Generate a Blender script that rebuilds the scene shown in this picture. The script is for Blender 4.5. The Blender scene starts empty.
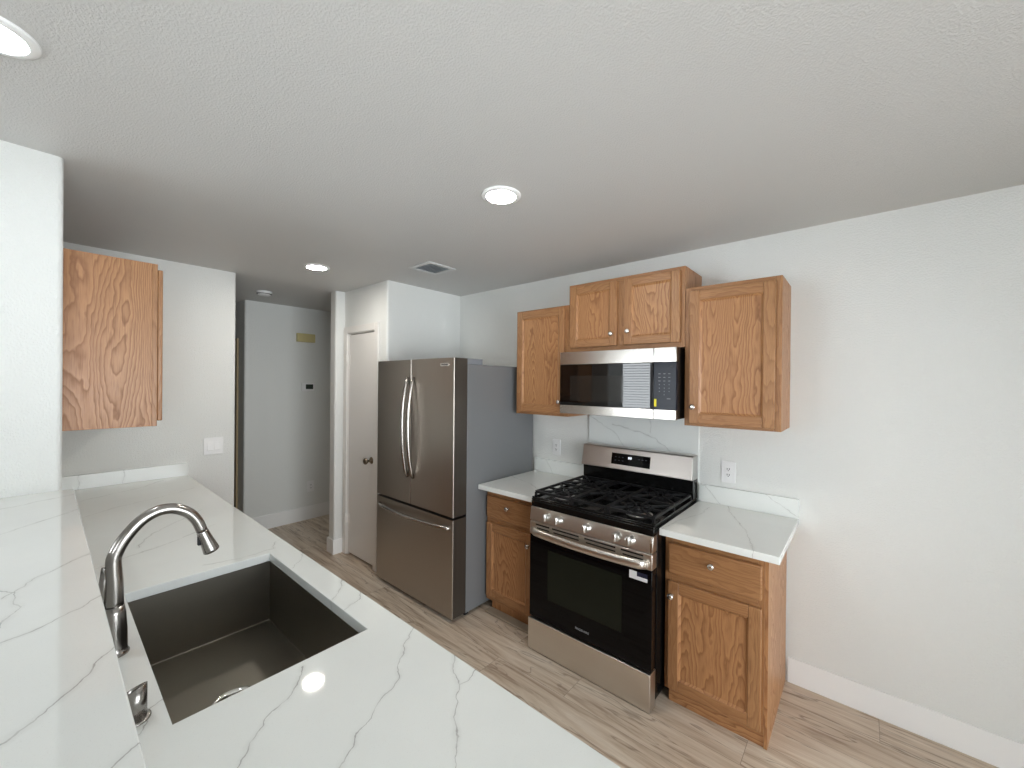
import bpy, bmesh, math, random
from mathutils import Vector, Matrix
random.seed(7)
SC = bpy.context.scene
COL = SC.collection
PI = math.pi

# ------------------------------------------------------------------ camera
F_PX, PU, PV = 404.73, 513.32, 384.51
cam_data = bpy.data.cameras.new('camera')
cam = bpy.data.objects.new('camera', cam_data)
COL.objects.link(cam)
cam_data.sensor_fit = 'HORIZONTAL'
cam_data.sensor_width = 36.0
cam_data.lens = F_PX / 1024 * 36.0
cam_data.shift_x = -(PU - 512) / 1024
cam_data.shift_y = (PV - 384) / 1024
cam_data.clip_start = 0.02
_y, _p, _r = (math.radians(a) for a in (40.816, -0.1543, 0.5334))
_f = Vector((-math.sin(_y) * math.cos(_p), math.cos(_y) * math.cos(_p), math.sin(_p)))
_rt = Vector((math.cos(_y), math.sin(_y), 0))
_up = _rt.cross(_f)
_r2 = _rt * math.cos(_r) + _up * math.sin(_r)
_u2 = _up * math.cos(_r) - _rt * math.sin(_r)
m3 = Matrix((_r2, _u2, -_f)).transposed()
cam.matrix_world = Matrix.Translation((1.1476, -2.6506, 1.6038)) @ m3.to_4x4()
SC.camera = cam

# ------------------------------------------------------------------ light and exposure
vs = SC.view_settings
vs.view_transform = 'Standard'
vs.look = 'None'
vs.gamma = 1.0
vs.use_curve_mapping = False
vs.exposure = 0.42
SKY = 8.0           # daylight outside the windows
LAMP = 115.0         # recessed ceiling lights
world = bpy.data.worlds.new('daylight')
SC.world = world
world.use_nodes = True
world.node_tree.nodes['Background'].inputs[0].default_value = (0.90, 0.96, 1.0, 1)
world.node_tree.nodes['Background'].inputs[1].default_value = SKY
SC.cycles.max_bounces = 10
SC.cycles.diffuse_bounces = 6
SC.cycles.glossy_bounces = 5
SC.cycles.sample_clamp_indirect = 8.0
SC.cycles.caustics_reflective = False
SC.cycles.caustics_refractive = False


def portal(name, loc, rot, sx, sy):
    l = bpy.data.lights.new(name, 'AREA')
    l.shape = 'RECTANGLE'
    l.size, l.size_y = sx, sy
    l.cycles.is_portal = True
    o = bpy.data.objects.new(name, l)
    COL.objects.link(o)
    o.location = loc
    o.rotation_euler = rot
    return o


# main dimensions (metres); range wall is y = 0, room is y < 0
H = 2.449
XA = -1.834        # alcove side wall beside the refrigerator
YD = -0.801        # pantry door wall
XS = -2.558        # partition stub
XK = -2.578        # kitchen end wall
YK = -1.672
XH = -3.732        # hall wall
XP = -1.17         # end of the full-height wall over the bar
YP = -2.606
ROOM_X1, ROOM_Y0 = 3.3, -5.6

# windows: (plane, lo, hi, z0, z1)
WIN_Y = [(-2.75, -0.95, 0.55, 2.10), (1.1, 2.5, 0.03, 2.10)]    # second is unseen, added and sized for daylight; both on the wall y = ROOM_Y0
WIN_X = [(-3.9, -0.9, 0.02, 2.10)]                              # unseen glass door, guessed and enlarged to let daylight in, on the wall x = ROOM_X1
for i, (a, b, c, d) in enumerate(WIN_Y):
    portal('window_portal', ((a + b) / 2, ROOM_Y0 - 0.10, (c + d) / 2), (PI / 2, 0, PI), b - a, d - c)
for i, (a, b, c, d) in enumerate(WIN_X):
    portal('window_portal', (ROOM_X1 + 0.10, (a + b) / 2, (c + d) / 2), (PI / 2, 0, -PI / 2 + PI), b - a, d - c)


# ------------------------------------------------------------------ node helpers
class NT:
    def __init__(s, name):
        s.m = bpy.data.materials.new(name)
        s.m.use_nodes = True
        s.t = s.m.node_tree
        s.b = s.t.nodes['Principled BSDF']

    def n(s, typ, **kw):
        nd = s.t.nodes.new(typ)
        for k, v in kw.items():
            setattr(nd, k, v)
        return nd

    def link(s, a, b):
        s.t.links.new(a, b)

    def put(s, sock, v):
        if isinstance(v, bpy.types.NodeSocket):
            s.link(v, sock)
        else:
            sock.default_value = v

    def math(s, op, a, b=None, c=None, clamp=False):
        nd = s.n('ShaderNodeMath', operation=op)
        nd.use_clamp = clamp
        s.put(nd.inputs[0], a)
        if b is not None:
            s.put(nd.inputs[1], b)
        if c is not None:
            s.put(nd.inputs[2], c)
        return nd.outputs[0]

    def vmath(s, op, a, b=None, out=0, scale=None):
        nd = s.n('ShaderNodeVectorMath', operation=op)
        s.put(nd.inputs[0], a)
        if b is not None:
            s.put(nd.inputs[1], b)
        if scale is not None:
            s.put(nd.inputs['Scale'], scale)
        return nd.outputs[out]

    def noise(s, vec, scale, detail=2.0, rough=0.5, dist=0.0):
        nd = s.n('ShaderNodeTexNoise')
        s.put(nd.inputs['Vector'], vec)
        nd.inputs['Scale'].default_value = scale
        nd.inputs['Detail'].default_value = detail
        nd.inputs['Roughness'].default_value = rough
        nd.inputs['Distortion'].default_value = dist
        return nd.outputs['Fac']

    def ramp(s, fac, stops, interp='LINEAR'):
        nd = s.n('ShaderNodeValToRGB')
        nd.color_ramp.interpolation = interp
        el = nd.color_ramp.elements
        while len(el) < len(stops):
            el.new(0.5)
        for e, (p, c) in zip(el, stops):
            e.position = p
            e.color = (*c, 1) if len(c) == 3 else c
        s.put(nd.inputs[0], fac)
        return nd.outputs[0]

    def mix(s, fac, a, b, blend='MIX'):
        nd = s.n('ShaderNodeMix', data_type='RGBA', blend_type=blend)
        s.put(nd.inputs[0], fac)
        for k, v in ((6, a), (7, b)):
            s.put(nd.inputs[k], (*v, 1) if isinstance(v, tuple) and len(v) == 3 else v)
        return nd.outputs[2]

    def maprange(s, v, a, b, c=0.0, d=1.0, smooth=False):
        nd = s.n('ShaderNodeMapRange')
        if smooth:
            nd.interpolation_type = 'SMOOTHSTEP'
        s.put(nd.inputs[0], v)
        for k, q in zip((1, 2, 3, 4), (a, b, c, d)):
            nd.inputs[k].default_value = q
        return nd.outputs[0]

    def bump(s, h, strength, dist=0.01):
        nd = s.n('ShaderNodeBump')
        nd.inputs['Strength'].default_value = strength
        nd.inputs['Distance'].default_value = dist
        s.link(h, nd.inputs['Height'])
        s.link(nd.outputs[0], s.b.inputs['Normal'])

    def pos(s):
        return s.n('ShaderNodeNewGeometry').outputs['Position']

    def obj(s):
        return s.n('ShaderNodeTexCoord').outputs['Object']

    def set(s, **kw):
        names = dict(color='Base Color', rough='Roughness', metal='Metallic', spec='Specular IOR Level',
                     coat='Coat Weight', coatr='Coat Roughness', aniso='Anisotropic', ior='IOR')
        for k, v in kw.items():
            s.put(s.b.inputs[names[k]], (*v, 1) if isinstance(v, tuple) and len(v) == 3 else v)
        return s


def srgb(r, g, b):
    f = lambda c: c / 12.92 if c <= 0.04045 else ((c + 0.055) / 1.055) ** 2.4
    return tuple(f(x / 255) for x in (r, g, b))


def plain(name, col, rough=0.5, metal=0.0, spec=0.5, **kw):
    t = NT(name)
    n = t.noise(t.obj(), 30, 2)
    v = t.maprange(n, 0.3, 0.7, 0.97, 1.03)
    t.set(color=t.mix(1.0, tuple(col), t.n('ShaderNodeCombineColor').outputs[0], 'MIX') if False else tuple(col),
          rough=t.math('MULTIPLY', v, rough), metal=metal, spec=spec, **kw)
    return t.m


def emis(name, col, strength):
    t = NT(name)
    t.set(color=(0.8, 0.8, 0.8), rough=0.4)
    t.b.inputs['Emission Color'].default_value = (*col, 1)
    t.b.inputs['Emission Strength'].default_value = strength
    return t.m


# ------------------------------------------------------------------ materials
def paint(name, col, bscale, bstr, rough=0.55, spec=0.35):
    t = NT(name)
    p = t.pos()
    n1 = t.noise(p, bscale, 3, 0.55)
    n2 = t.maprange(n1, 0.42, 0.60, 0, 1, True)
    t.bump(n2, bstr, 0.003)
    t.set(color=tuple(col), rough=rough, spec=spec)
    return t.m


M_WALL = paint('wall_paint', (0.765, 0.775, 0.755), 130, 0.42)
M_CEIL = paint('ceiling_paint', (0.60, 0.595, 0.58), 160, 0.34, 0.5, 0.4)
M_TRIM = plain('white_trim_paint', (0.86, 0.865, 0.86), 0.35)
M_DOORP = plain('door_paint', (0.78, 0.76, 0.73), 0.4)


def oak(name, axis, tint=1.0, contrast=0.75, rings=40.0):
    t = NT(name)
    o = t.obj()
    ri = t.n('ShaderNodeObjectInfo').outputs['Random']
    off = t.n('ShaderNodeCombineXYZ')
    t.link(t.math('MULTIPLY', ri, 13.7), off.inputs[0])
    t.link(t.math('MULTIPLY', ri, 7.3), off.inputs[1])
    t.link(t.math('MULTIPLY', ri, 3.1), off.inputs[2])
    o = t.vmath('ADD', o, off.outputs[0])
    sc = [1.0, 1.0, 1.0]
    sc['xyz'.index(axis)] = 0.11
    v = t.vmath('MULTIPLY', o, tuple(sc))
    warp = t.noise(v, 5.0, 1.0, 0.4)
    wob = t.noise(t.vmath('MULTIPLY', o, tuple(0.35 if q != 1.0 else 1.0 for q in sc)), 22, 2, 0.5)
    f = t.math('ADD', t.math('MULTIPLY', warp, rings), t.math('MULTIPLY', wob, 2.6))
    fr = t.math('FRACT', f)
    # each ring rises slowly and falls back fast, as latewood does
    ring = t.ramp(fr, [(0.0, (0, 0, 0)), (0.55, (0.35, 0.35, 0.35)), (0.86, (1, 1, 1)), (1.0, (0, 0, 0))])
    sp = [1.0, 1.0, 1.0]
    sp['xyz'.index(axis)] = 0.03
    pore = t.noise(t.vmath('MULTIPLY', o, tuple(sp)), 420, 2, 0.6)
    pore = t.maprange(pore, 0.50, 0.72)
    big = t.noise(v, 3.0, 2)
    light = tuple(c * tint for c in srgb(184, 136, 92))
    dark = tuple(c * tint for c in srgb(122, 76, 44))
    c = t.mix(t.math('MULTIPLY', ring, contrast), light, dark)
    c = t.mix(t.math('MULTIPLY', pore, 0.5), c, tuple(q * 0.75 for q in dark))
    c = t.mix(t.maprange(big, 0.35, 0.65, 0, 0.25), c, tuple(q * tint for q in srgb(160, 106, 64)))
    t.set(color=c, rough=t.maprange(ring, 0, 1, 0.34, 0.46), spec=0.45)
    t.bump(pore, 0.08, 0.001)
    return t.m


M_OAKZ = oak('oak_grain_upright', 'z')
M_OAKX = oak('oak_grain_across', 'x')
M_FRZ = oak('solid_oak_upright', 'z', 0.84, 0.45, 30.0)
M_FRX = oak('solid_oak_across', 'x', 0.84, 0.45, 30.0)


def quartz(name, veins=None, plane='xy', width=0.0013):
    t = NT(name)
    p = t.pos()
    base = srgb(233, 236, 234)
    grey = srgb(150, 150, 147)
    cloud = t.noise(p, 3.5, 3, 0.6)
    col = t.mix(t.maprange(cloud, 0.35, 0.75, 0, 0.5), base, srgb(222, 225, 223))
    speck = t.noise(p, 600, 1)
    col = t.mix(t.maprange(speck, 0.66, 0.75, 0, 0.25), col, srgb(196, 196, 192))
    if veins:
        nz = t.n('ShaderNodeTexNoise')
        t.link(p, nz.inputs['Vector'])
        nz.inputs['Scale'].default_value = 22
        nz.inputs['Detail'].default_value = 4
        wob = t.vmath('SCALE', t.vmath('SUBTRACT', nz.outputs['Color'], (0.5, 0.5, 0.5)), scale=0.030)
        q = t.vmath('MULTIPLY', t.vmath('ADD', p, wob), (1, 1, 0) if plane == 'xy' else (1, 0, 1))
        best = None
        for line in veins:
            for (ax, ay), (bx, by) in zip(line[:-1], line[1:]):
                d = Vector((bx - ax, by - ay, 0)) if plane == 'xy' else Vector((bx - ax, 0, by - ay))
                l2 = max(d.length_squared, 1e-9)
                pa = t.vmath('SUBTRACT', q, (ax, ay, 0) if plane == 'xy' else (ax, 0, ay))
                h = t.vmath('DOT_PRODUCT', pa, tuple(d / l2), out=1)
                h = t.math('ADD', h, 0.0, clamp=True)
                dist = t.vmath('LENGTH', t.vmath('SUBTRACT', pa, t.vmath('SCALE', tuple(d), scale=h)), out=1)
                best = dist if best is None else t.math('MINIMUM', best, dist)
        thick = t.noise(p, 14, 3, 0.6)
        w = t.maprange(thick, 0.3, 0.7, width * 0.5, width * 1.5)
        e = t.math('DIVIDE', best, w)
        v = t.maprange(e, 0.3, 1.3, 1, 0, True)
        halo = t.maprange(best, 0.0, 0.012, 0.16, 0, True)
        v = t.math('MULTIPLY', v, t.maprange(t.noise(p, 30, 2), 0.3, 0.6, 0.3, 0.72))
        v = t.math('MAXIMUM', v, t.math('MULTIPLY', halo, t.maprange(thick, 0.35, 0.65)))
    col = t.mix(v, col, grey)
    t.set(color=col, rough=0.045, spec=0.5)
    return t.m


BAR_V = [[(-0.105, -2.705), (-0.178, -2.665), (-0.224, -2.623), (-0.287, -2.575)],
         [(0.107, -2.696), (0.081, -2.645), (0.027, -2.583), (-0.02, -2.54)],
         [(0.039, -2.699), (-0.034, -2.682), (-0.124, -2.69), (-0.18, -2.72)],
         [(0.45, -2.76), (0.387, -2.677), (0.364, -2.646), (0.315, -2.613), (0.243, -2.575)],
         [(-0.62, -2.735), (-0.70, -2.66), (-0.802, -2.57)],
         [(0.60, -2.66), (0.526, -2.599), (0.503, -2.57)],
         [(-0.95, -2.80), (-0.99, -2.70), (-1.06, -2.575)]]
CNT_V = [[(0.127, -2.236), (0.202, -2.29), (0.233, -2.357), (0.275, -2.399), (0.33, -2.44), (0.40, -2.56)],
         [(0.15, -1.92), (0.197, -1.971), (0.264, -2.051), (0.334, -2.112), (0.363, -2.174), (0.403, -2.248), (0.446, -2.304), (0.52, -2.45)],
         [(0.36, -1.94), (0.374, -1.971), (0.423, -2.016), (0.455, -2.032), (0.519, -2.102), (0.603, -2.165), (0.70, -2.28)],
         [(0.447, -1.94), (0.461, -2.007), (0.455, -2.032)],
         [(-0.60, -1.95), (-0.548, -1.971), (-0.501, -1.996), (-0.44, -2.048)],
         [(-0.26, -1.95), (-0.233, -1.965), (-0.179, -1.992), (-0.114, -2.052)],
         [(-0.11, -1.96), (-0.079, -1.978), (-0.056, -1.996), (-0.033, -2.052)],
         [(-0.78, -1.95), (-0.755, -2.002), (-0.69, -2.029), (-0.677, -2.133), (-0.71, -2.26)],
         [(0.006, -2.482), (0.028, -2.504), (0.088, -2.526), (0.15, -2.60)],
         [(-1.10, -2.40), (-1.248, -2.342), (-1.399, -2.211), (-1.52, -2.10)],
         [(-0.96, -2.53), (-1.018, -2.43), (-1.081, -2.282), (-1.20, -2.12)],
         [(-1.75, -2.57), (-1.90, -2.40), (-1.98, -2.20), (-2.10, -2.02)],
         [(-2.10, -2.60), (-2.215, -2.497), (-2.339, -2.25), (-2.52, -2.10)]]
M_QBAR = quartz('veined_quartz_bar', BAR_V)
M_QCNT = quartz('veined_quartz_counter', CNT_V)
WALL_V = [[(0.70, 1.02), (0.752, 0.994), (0.825, 0.944), (0.891, 0.906), (0.93, 0.88)], [(0.41, 1.01), (0.441, 0.98), (0.514, 0.897)], [(-0.45, 1.40), (-0.36, 1.362), (-0.219, 1.286), (-0.164, 1.247), (-0.10, 1.16)], [(-0.20, 1.32), (-0.115, 1.307), (0.013, 1.279), (0.105, 1.251), (0.22, 1.17)], [(0.06, 1.41), (0.077, 1.355), (0.078, 1.282)], [(-0.80, 1.01), (-0.765, 0.992), (-0.718, 0.927), (-0.70, 0.88)]]
TOP_V = [[(0.55, 0.0), (0.59, -0.136), (0.715, -0.398), (0.78, -0.588), (0.80, -0.68)], [(-0.90, -0.30), (-0.817, -0.335), (-0.645, -0.383), (-0.442, -0.522), (-0.38, -0.58)], [(0.40, -0.66), (0.426, -0.465), (0.475, -0.288), (0.48, -0.12)]]
M_QRTZ = quartz('veined_quartz_upright', WALL_V, 'xz')
M_QTOP = quartz('veined_quartz_small_tops', TOP_V)
M_QEND = quartz('veined_quartz_end', [[(-2.05, -2.60), (-2.60, -2.50)], [(-2.60, -2.36), (-2.55, -2.30)]])

# floor: wide vinyl planks running along the range wall
t = NT('plank_floor')
p = t.pos()
br = t.n('ShaderNodeTexBrick')
t.link(p, br.inputs['Vector'])
br.inputs['Scale'].default_value = 1.0
br.inputs['Brick Width'].default_value = 1.22
br.inputs['Row Height'].default_value = 0.181
br.inputs['Mortar Size'].default_value = 0.0012
br.inputs['Mortar Smooth'].default_value = 0.2
br.offset = 0.37
br.inputs['Color1'].default_value = (0, 0, 0, 1)
br.inputs['Color2'].default_value = (1, 1, 1, 1)
br.inputs['Mortar'].default_value = (0.5, 0.5, 0.5, 1)
rnd = t.n('ShaderNodeSeparateColor')
t.link(br.outputs['Color'], rnd.inputs[0])
off = t.n('ShaderNodeCombineXYZ')
t.link(t.math('MULTIPLY', rnd.outputs[0], 9.0), off.inputs[0])
t.link(t.math('MULTIPLY', rnd.outputs[0], 5.0), off.inputs[2])
q = t.vmath('ADD', p, off.outputs[0])
s1 = t.noise(t.vmath('MULTIPLY', q, (1.1, 13, 1)), 1.6, 5, 0.6, 0.9)
s2 = t.noise(t.vmath('MULTIPLY', q, (1.0, 26, 1)), 5.0, 4, 0.6, 0.4)
s3 = t.noise(t.vmath('MULTIPLY', q, (0.9, 8, 1)), 1.3, 3, 0.5, 1.3)
c = t.ramp(s1, [(0.32, srgb(154, 133, 114)), (0.47, srgb(203, 186, 166)), (0.62, srgb(218, 205, 188)), (0.75, srgb(226, 216, 201))])
c = t.mix(t.maprange(s2, 0.45, 0.75, 0, 0.40), c, srgb(176, 156, 136))
vein = t.maprange(t.math('ABSOLUTE', t.math('SUBTRACT', s3, 0.56)), 0.0, 0.022, 0.75, 0, True)
c = t.mix(t.math('MULTIPLY', vein, t.maprange(s2, 0.3, 0.6)), c, srgb(104, 84, 68))
c = t.mix(t.math('MULTIPLY', rnd.outputs[0], 0.22), c, srgb(176, 157, 139))
c = t.mix(t.math('MULTIPLY', br.outputs['Fac'], 0.6), c, srgb(98, 82, 68))
t.set(color=c, rough=t.maprange(s1, 0.3, 0.7, 0.42, 0.34), spec=0.4)
t.bump(s2, 0.05, 0.002)
M_FLOOR = t.m


def brushed(name, col, rough, axis, aniso=0.0):
    t = NT(name)
    s = [700.0, 700.0, 700.0]
    s['xyz'.index(axis)] = 5.0
    n = t.noise(t.vmath('MULTIPLY', t.obj(), tuple(s)), 1.0, 2)
    t.set(color=t.mix(t.maprange(n, 0.3, 0.7), tuple(c * 0.96 for c in col), tuple(col)),
          rough=t.maprange(n, 0.3, 0.7, rough * 0.95, rough * 1.05), metal=1.0)
    return t.m


M_STEEL = brushed('brushed_stainless', (0.58, 0.555, 0.52), 0.22, 'x')
M_STEELB = brushed('brushed_stainless_range', (0.74, 0.70, 0.65), 0.30, 'x')
M_FASCIA = brushed('brushed_stainless_fascia', (0.52, 0.48, 0.45), 0.30, 'x')
M_FRIDGE = brushed('brushed_stainless_refrigerator', (0.46, 0.42, 0.375), 0.36, 'z')
M_FEDGE = plain('dark_door_edge', (0.055, 0.046, 0.038), 0.35, 0.3)
M_FHANDLE = brushed('satin_handle_steel', (0.43, 0.405, 0.38), 0.24, 'z')
M_SINK = brushed('brushed_sink_steel', (0.26, 0.24, 0.205), 0.38, 'x')
M_NICKEL = brushed('brushed_nickel', (0.35, 0.33, 0.31), 0.24, 'z')
M_KNOB = brushed('satin_nickel_knob', (0.72, 0.70, 0.67), 0.25, 'z')
M_CHROME = plain('polished_steel', (0.80, 0.79, 0.77), 0.10, 1.0)
M_FSIDE = plain('grey_case_paint', srgb(110, 112, 114), 0.38, 0.0, 0.4)
M_HINGEC = plain('grey_hinge_plastic', srgb(118, 122, 128), 0.45)
M_BLACK = plain('black_enamel', (0.004, 0.004, 0.004), 0.16, 0.0, 0.3)
M_IRON = plain('cast_iron', (0.008, 0.008, 0.009), 0.5, 0.0, 0.28)
M_BLACKM = plain('black_plastic', (0.008, 0.008, 0.009), 0.5, 0.0, 0.3)
M_GLASSB = plain('black_glass', (0.002, 0.002, 0.0025), 0.03, 0.0, 0.16)
M_OVENWIN = plain('oven_window_glass', (0.009, 0.011, 0.007), 0.04, 0.0, 0.20)
M_MWIN = plain('microwave_window_glass', (0.014, 0.013, 0.012), 0.06, 0.0, 0.5)
M_MGLASS = plain('microwave_door_glass', (0.002, 0.002, 0.0025), 0.02, 0.0, 0.7)
M_MPANEL = plain('touch_panel_glass', (0.010, 0.013, 0.022), 0.12, 0.0, 0.14)
M_ALU = plain('cast_aluminium', (0.68, 0.67, 0.65), 0.30, 1.0)
M_WPLAST = plain('white_plastic', (0.84, 0.84, 0.84), 0.28)
M_CREAM = plain('aged_cream_plastic', srgb(202, 190, 138), 0.5)
M_DARK = plain('dark_recess', (0.01, 0.01, 0.01), 0.6)
M_SCREEN = plain('grey_display', srgb(58, 66, 60), 0.2)
M_STICK = plain('white_sticker', (0.78, 0.78, 0.80), 0.5)
M_NAVY = plain('navy_sticker_print', srgb(24, 28, 52), 0.5)
M_PRINT = plain('pale_print', srgb(150, 152, 155), 0.5)
M_DIM = plain('dim_print', srgb(70, 74, 82), 0.5)
M_YELL = plain('yellow_sticker', srgb(226, 214, 40), 0.5)
M_BRONZE = plain('antique_brass', srgb(120, 108, 92), 0.3, 1.0)
M_FELT = plain('grey_brown_base_strip', srgb(150, 138, 122), 0.5)
M_BRASSC = plain('tan_casing_paint', srgb(168, 150, 116), 0.5)
M_BLIND = plain('white_blind_slat', (0.75, 0.76, 0.78), 0.5)
M_LAMP = emis('lamp_lens_glow', (1.0, 0.955, 0.875), LAMP)
M_LAMPC = emis('cool_lamp_lens_glow', (0.88, 0.95, 1.0), LAMP * 0.42)
M_DIGIT = emis('clock_digit_glow', (0.85, 0.9, 1.0), 1.6)
M_VENTW = plain('white_vent_metal', (0.62, 0.63, 0.63), 0.4)

t = NT('window_glass')
g = t.n('ShaderNodeBsdfGlossy')
g.inputs['Roughness'].default_value = 0.02
tr = t.n('ShaderNodeBsdfTransparent')
fr = t.n('ShaderNodeFresnel')
mx = t.n('ShaderNodeMixShader')
t.link(fr.outputs[0], mx.inputs[0])
t.link(tr.outputs[0], mx.inputs[1])
t.link(g.outputs[0], mx.inputs[2])
t.link(mx.outputs[0], t.t.nodes['Material Output'].inputs[0])
M_PANE = t.m


# ------------------------------------------------------------------ mesh helpers
def box(bm, x0, x1, y0, y1, z0, z1, bev=0.0, mi=0, seg=2):
    x0, x1 = min(x0, x1), max(x0, x1)
    y0, y1 = min(y0, y1), max(y0, y1)
    z0, z1 = min(z0, z1), max(z0, z1)
    v = [bm.verts.new((x, y, z)) for x in (x0, x1) for y in (y0, y1) for z in (z0, z1)]
    F = [(0, 1, 3, 2), (4, 6, 7, 5), (0, 4, 5, 1), (2, 3, 7, 6), (0, 2, 6, 4), (1, 5, 7, 3)]
    fs = [bm.faces.new([v[i] for i in f]) for f in F]
    for f in fs:
        f.material_index = mi
    if bev > 0:
        es = list({e for f in fs for e in f.edges})
        r = bmesh.ops.bevel(bm, geom=es, offset=bev, segments=seg, profile=0.5, affect='EDGES', clamp_overlap=True)
        for f in r['faces']:
            f.material_index = mi
            f.smooth = True
    return fs


def frame_of(d):
    d = d.normalized()
    a = Vector((0, 0, 1)) if abs(d.z) < 0.9 else Vector((1, 0, 0))
    u = d.cross(a).normalized()
    return u, d.cross(u).normalized()


def tube(bm, pts, rad, seg=16, mi=0, cap=True, up=None, flat=1.0):
    """sweep a circle (flattened along its first side axis when flat < 1) along points"""
    pts = [Vector(q) for q in pts]
    n = len(pts)
    if not isinstance(rad, (list, tuple)):
        rad = [rad] * n
    rings = []
    u = None
    for i, q in enumerate(pts):
        d = (pts[min(i + 1, n - 1)] - pts[max(i - 1, 0)]).normalized()
        if up is not None:
            u = (Vector(up) - d * Vector(up).dot(d)).normalized()
        elif u is None:
            u, _ = frame_of(d)
        else:
            u = (u - d * u.dot(d)).normalized()
        w = d.cross(u)
        rings.append([bm.verts.new(q + (u * math.cos(2 * PI * k / seg) * flat + w * math.sin(2 * PI * k / seg)) * rad[i])
                      for k in range(seg)])
    for a, b in zip(rings[:-1], rings[1:]):
        for k in range(seg):
            f = bm.faces.new((a[k], a[(k + 1) % seg], b[(k + 1) % seg], b[k]))
            f.smooth = True
            f.material_index = mi
    if cap:
        for r, rev in ((rings[0], True), (rings[-1], False)):
            f = bm.faces.new(r[::-1] if rev else r)
            f.material_index = mi


def lathe(bm, prof, base, axis=(0, 0, 1), seg=32, mi=0):
    """prof: list of (radius, height along axis)"""
    base, ax = Vector(base), Vector(axis).normalized()
    u, w = frame_of(ax)
    rings = []
    for r, h in prof:
        if r < 1e-6:
            rings.append([bm.verts.new(base + ax * h)])
        else:
            rings.append([bm.verts.new(base + ax * h + (u * math.cos(2 * PI * k / seg) + w * math.sin(2 * PI * k / seg)) * r)
                          for k in range(seg)])
    for a, b in zip(rings[:-1], rings[1:]):
        for k in range(seg):
            k2 = (k + 1) % seg
            if len(a) == 1 and len(b) == 1:
                continue
            vs_ = [a[0], b[k2], b[k]] if len(a) == 1 else ([a[k], a[k2], b[0]] if len(b) == 1 else [a[k], a[k2], b[k2], b[k]])
            f = bm.faces.new(vs_)
            f.smooth = True
            f.material_index = mi


def prism(bm, poly, axis, lo, hi, mi=0, bev=0.0):
    """extrude a 2-D outline along an axis; poly holds the other two coordinates in xyz order"""
    def P(a, b, h):
        return {'x': (h, a, b), 'y': (a, h, b), 'z': (a, b, h)}[axis]
    lo_v = [bm.verts.new(P(a, b, lo)) for a, b in poly]
    hi_v = [bm.verts.new(P(a, b, hi)) for a, b in poly]
    n = len(poly)
    fs = [bm.faces.new(lo_v[::-1]), bm.faces.new(hi_v)]
    for i in range(n):
        fs.append(bm.faces.new((lo_v[i], lo_v[(i + 1) % n], hi_v[(i + 1) % n], hi_v[i])))
    for f in fs:
        f.material_index = mi
    if bev > 0:
        es = list({e for f in fs for e in f.edges})
        r = bmesh.ops.bevel(bm, geom=es, offset=bev, segments=2, profile=0.5, affect='EDGES', clamp_overlap=True)
        for f in r['faces']:
            f.material_index = mi
            f.smooth = True


def wpos(o):
    v = Vector((0, 0, 0))
    while o is not None:
        v += o.location
        o = o.parent
    return v


def obj(name, bm, mats, parent=None, label=None, origin=None, recalc=True):
    if recalc:
        bmesh.ops.recalc_face_normals(bm, faces=bm.faces)
    if parent is not None:
        org = wpos(parent)
    else:
        org = Vector(origin) if origin is not None else Vector((0, 0, 0))
    bmesh.ops.translate(bm, verts=bm.verts, vec=-org)
    me = bpy.data.meshes.new(name)
    bm.to_mesh(me)
    bm.free()
    for m in (mats if isinstance(mats, (list, tuple)) else [mats]):
        me.materials.append(m)
    o = bpy.data.objects.new(name, me)
    COL.objects.link(o)
    if parent is not None:
        o.parent = parent
    else:
        o.location = org
    if label:
        o['label'] = label
    return o


def bx(name, dims, mat, parent=None, bev=0.0, label=None, origin=None):
    bm = bmesh.new()
    box(bm, *dims, bev)
    return obj(name, bm, mat, parent, label, origin)


def thing(name, label, cat, loc, group=None):
    o = bpy.data.objects.new(name, None)
    o.empty_display_size = 0.1
    COL.objects.link(o)
    o.location = loc
    return tag(o, label, cat, group)


def tag(o, label, cat, group=None):
    o['label'] = label
    o['category'] = cat
    if group:
        o['group'] = group
    return o


def struct(name, bm, mats, parent=None, label=None, origin=None):
    o = obj(name, bm, mats, parent, label, origin)
    if parent is None:
        o['kind'] = 'structure'
    return o


def sbx(name, boxes, mat, bev=0.0):
    bm = bmesh.new()
    for b in boxes:
        box(bm, *b, bev)
    return struct(name, bm, mat)


def text(name, body, size, loc, rot, mat, parent, stretch=1.0, spacing=1.0, depth=0.0004):
    cu = bpy.data.curves.new(name, 'FONT')
    cu.body = body
    cu.size = size
    cu.align_x, cu.align_y = 'CENTER', 'CENTER'
    cu.extrude = depth
    cu.space_character = spacing
    tmp = bpy.data.objects.new(name, cu)
    COL.objects.link(tmp)
    dg = bpy.context.evaluated_depsgraph_get()
    me = bpy.data.meshes.new_from_object(tmp.evaluated_get(dg))
    bpy.data.objects.remove(tmp)
    me.materials.clear()
    me.materials.append(mat)
    M = Matrix.Translation(Vector(loc) - wpos(parent)) @ rot @ Matrix.Diagonal((stretch, 1, 1, 1))
    me.transform(M)
    o = bpy.data.objects.new(name, me)
    COL.objects.link(o)
    o.parent = parent
    return o


FACE_MY = Matrix.Rotation(PI / 2, 4, 'X')          # text standing on a face that looks towards -y

# ------------------------------------------------------------------ room shell
sbx('floor', [(-5.2, ROOM_X1 + 0.2, ROOM_Y0 - 0.2, 0.15, -0.10, 0.0)], M_FLOOR)
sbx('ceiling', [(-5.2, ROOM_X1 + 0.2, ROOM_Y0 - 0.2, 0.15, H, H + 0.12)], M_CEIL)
sbx('wall_range', [(-5.2, ROOM_X1 + 0.2, 0.0, 0.15, 0, H)], M_WALL)


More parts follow.
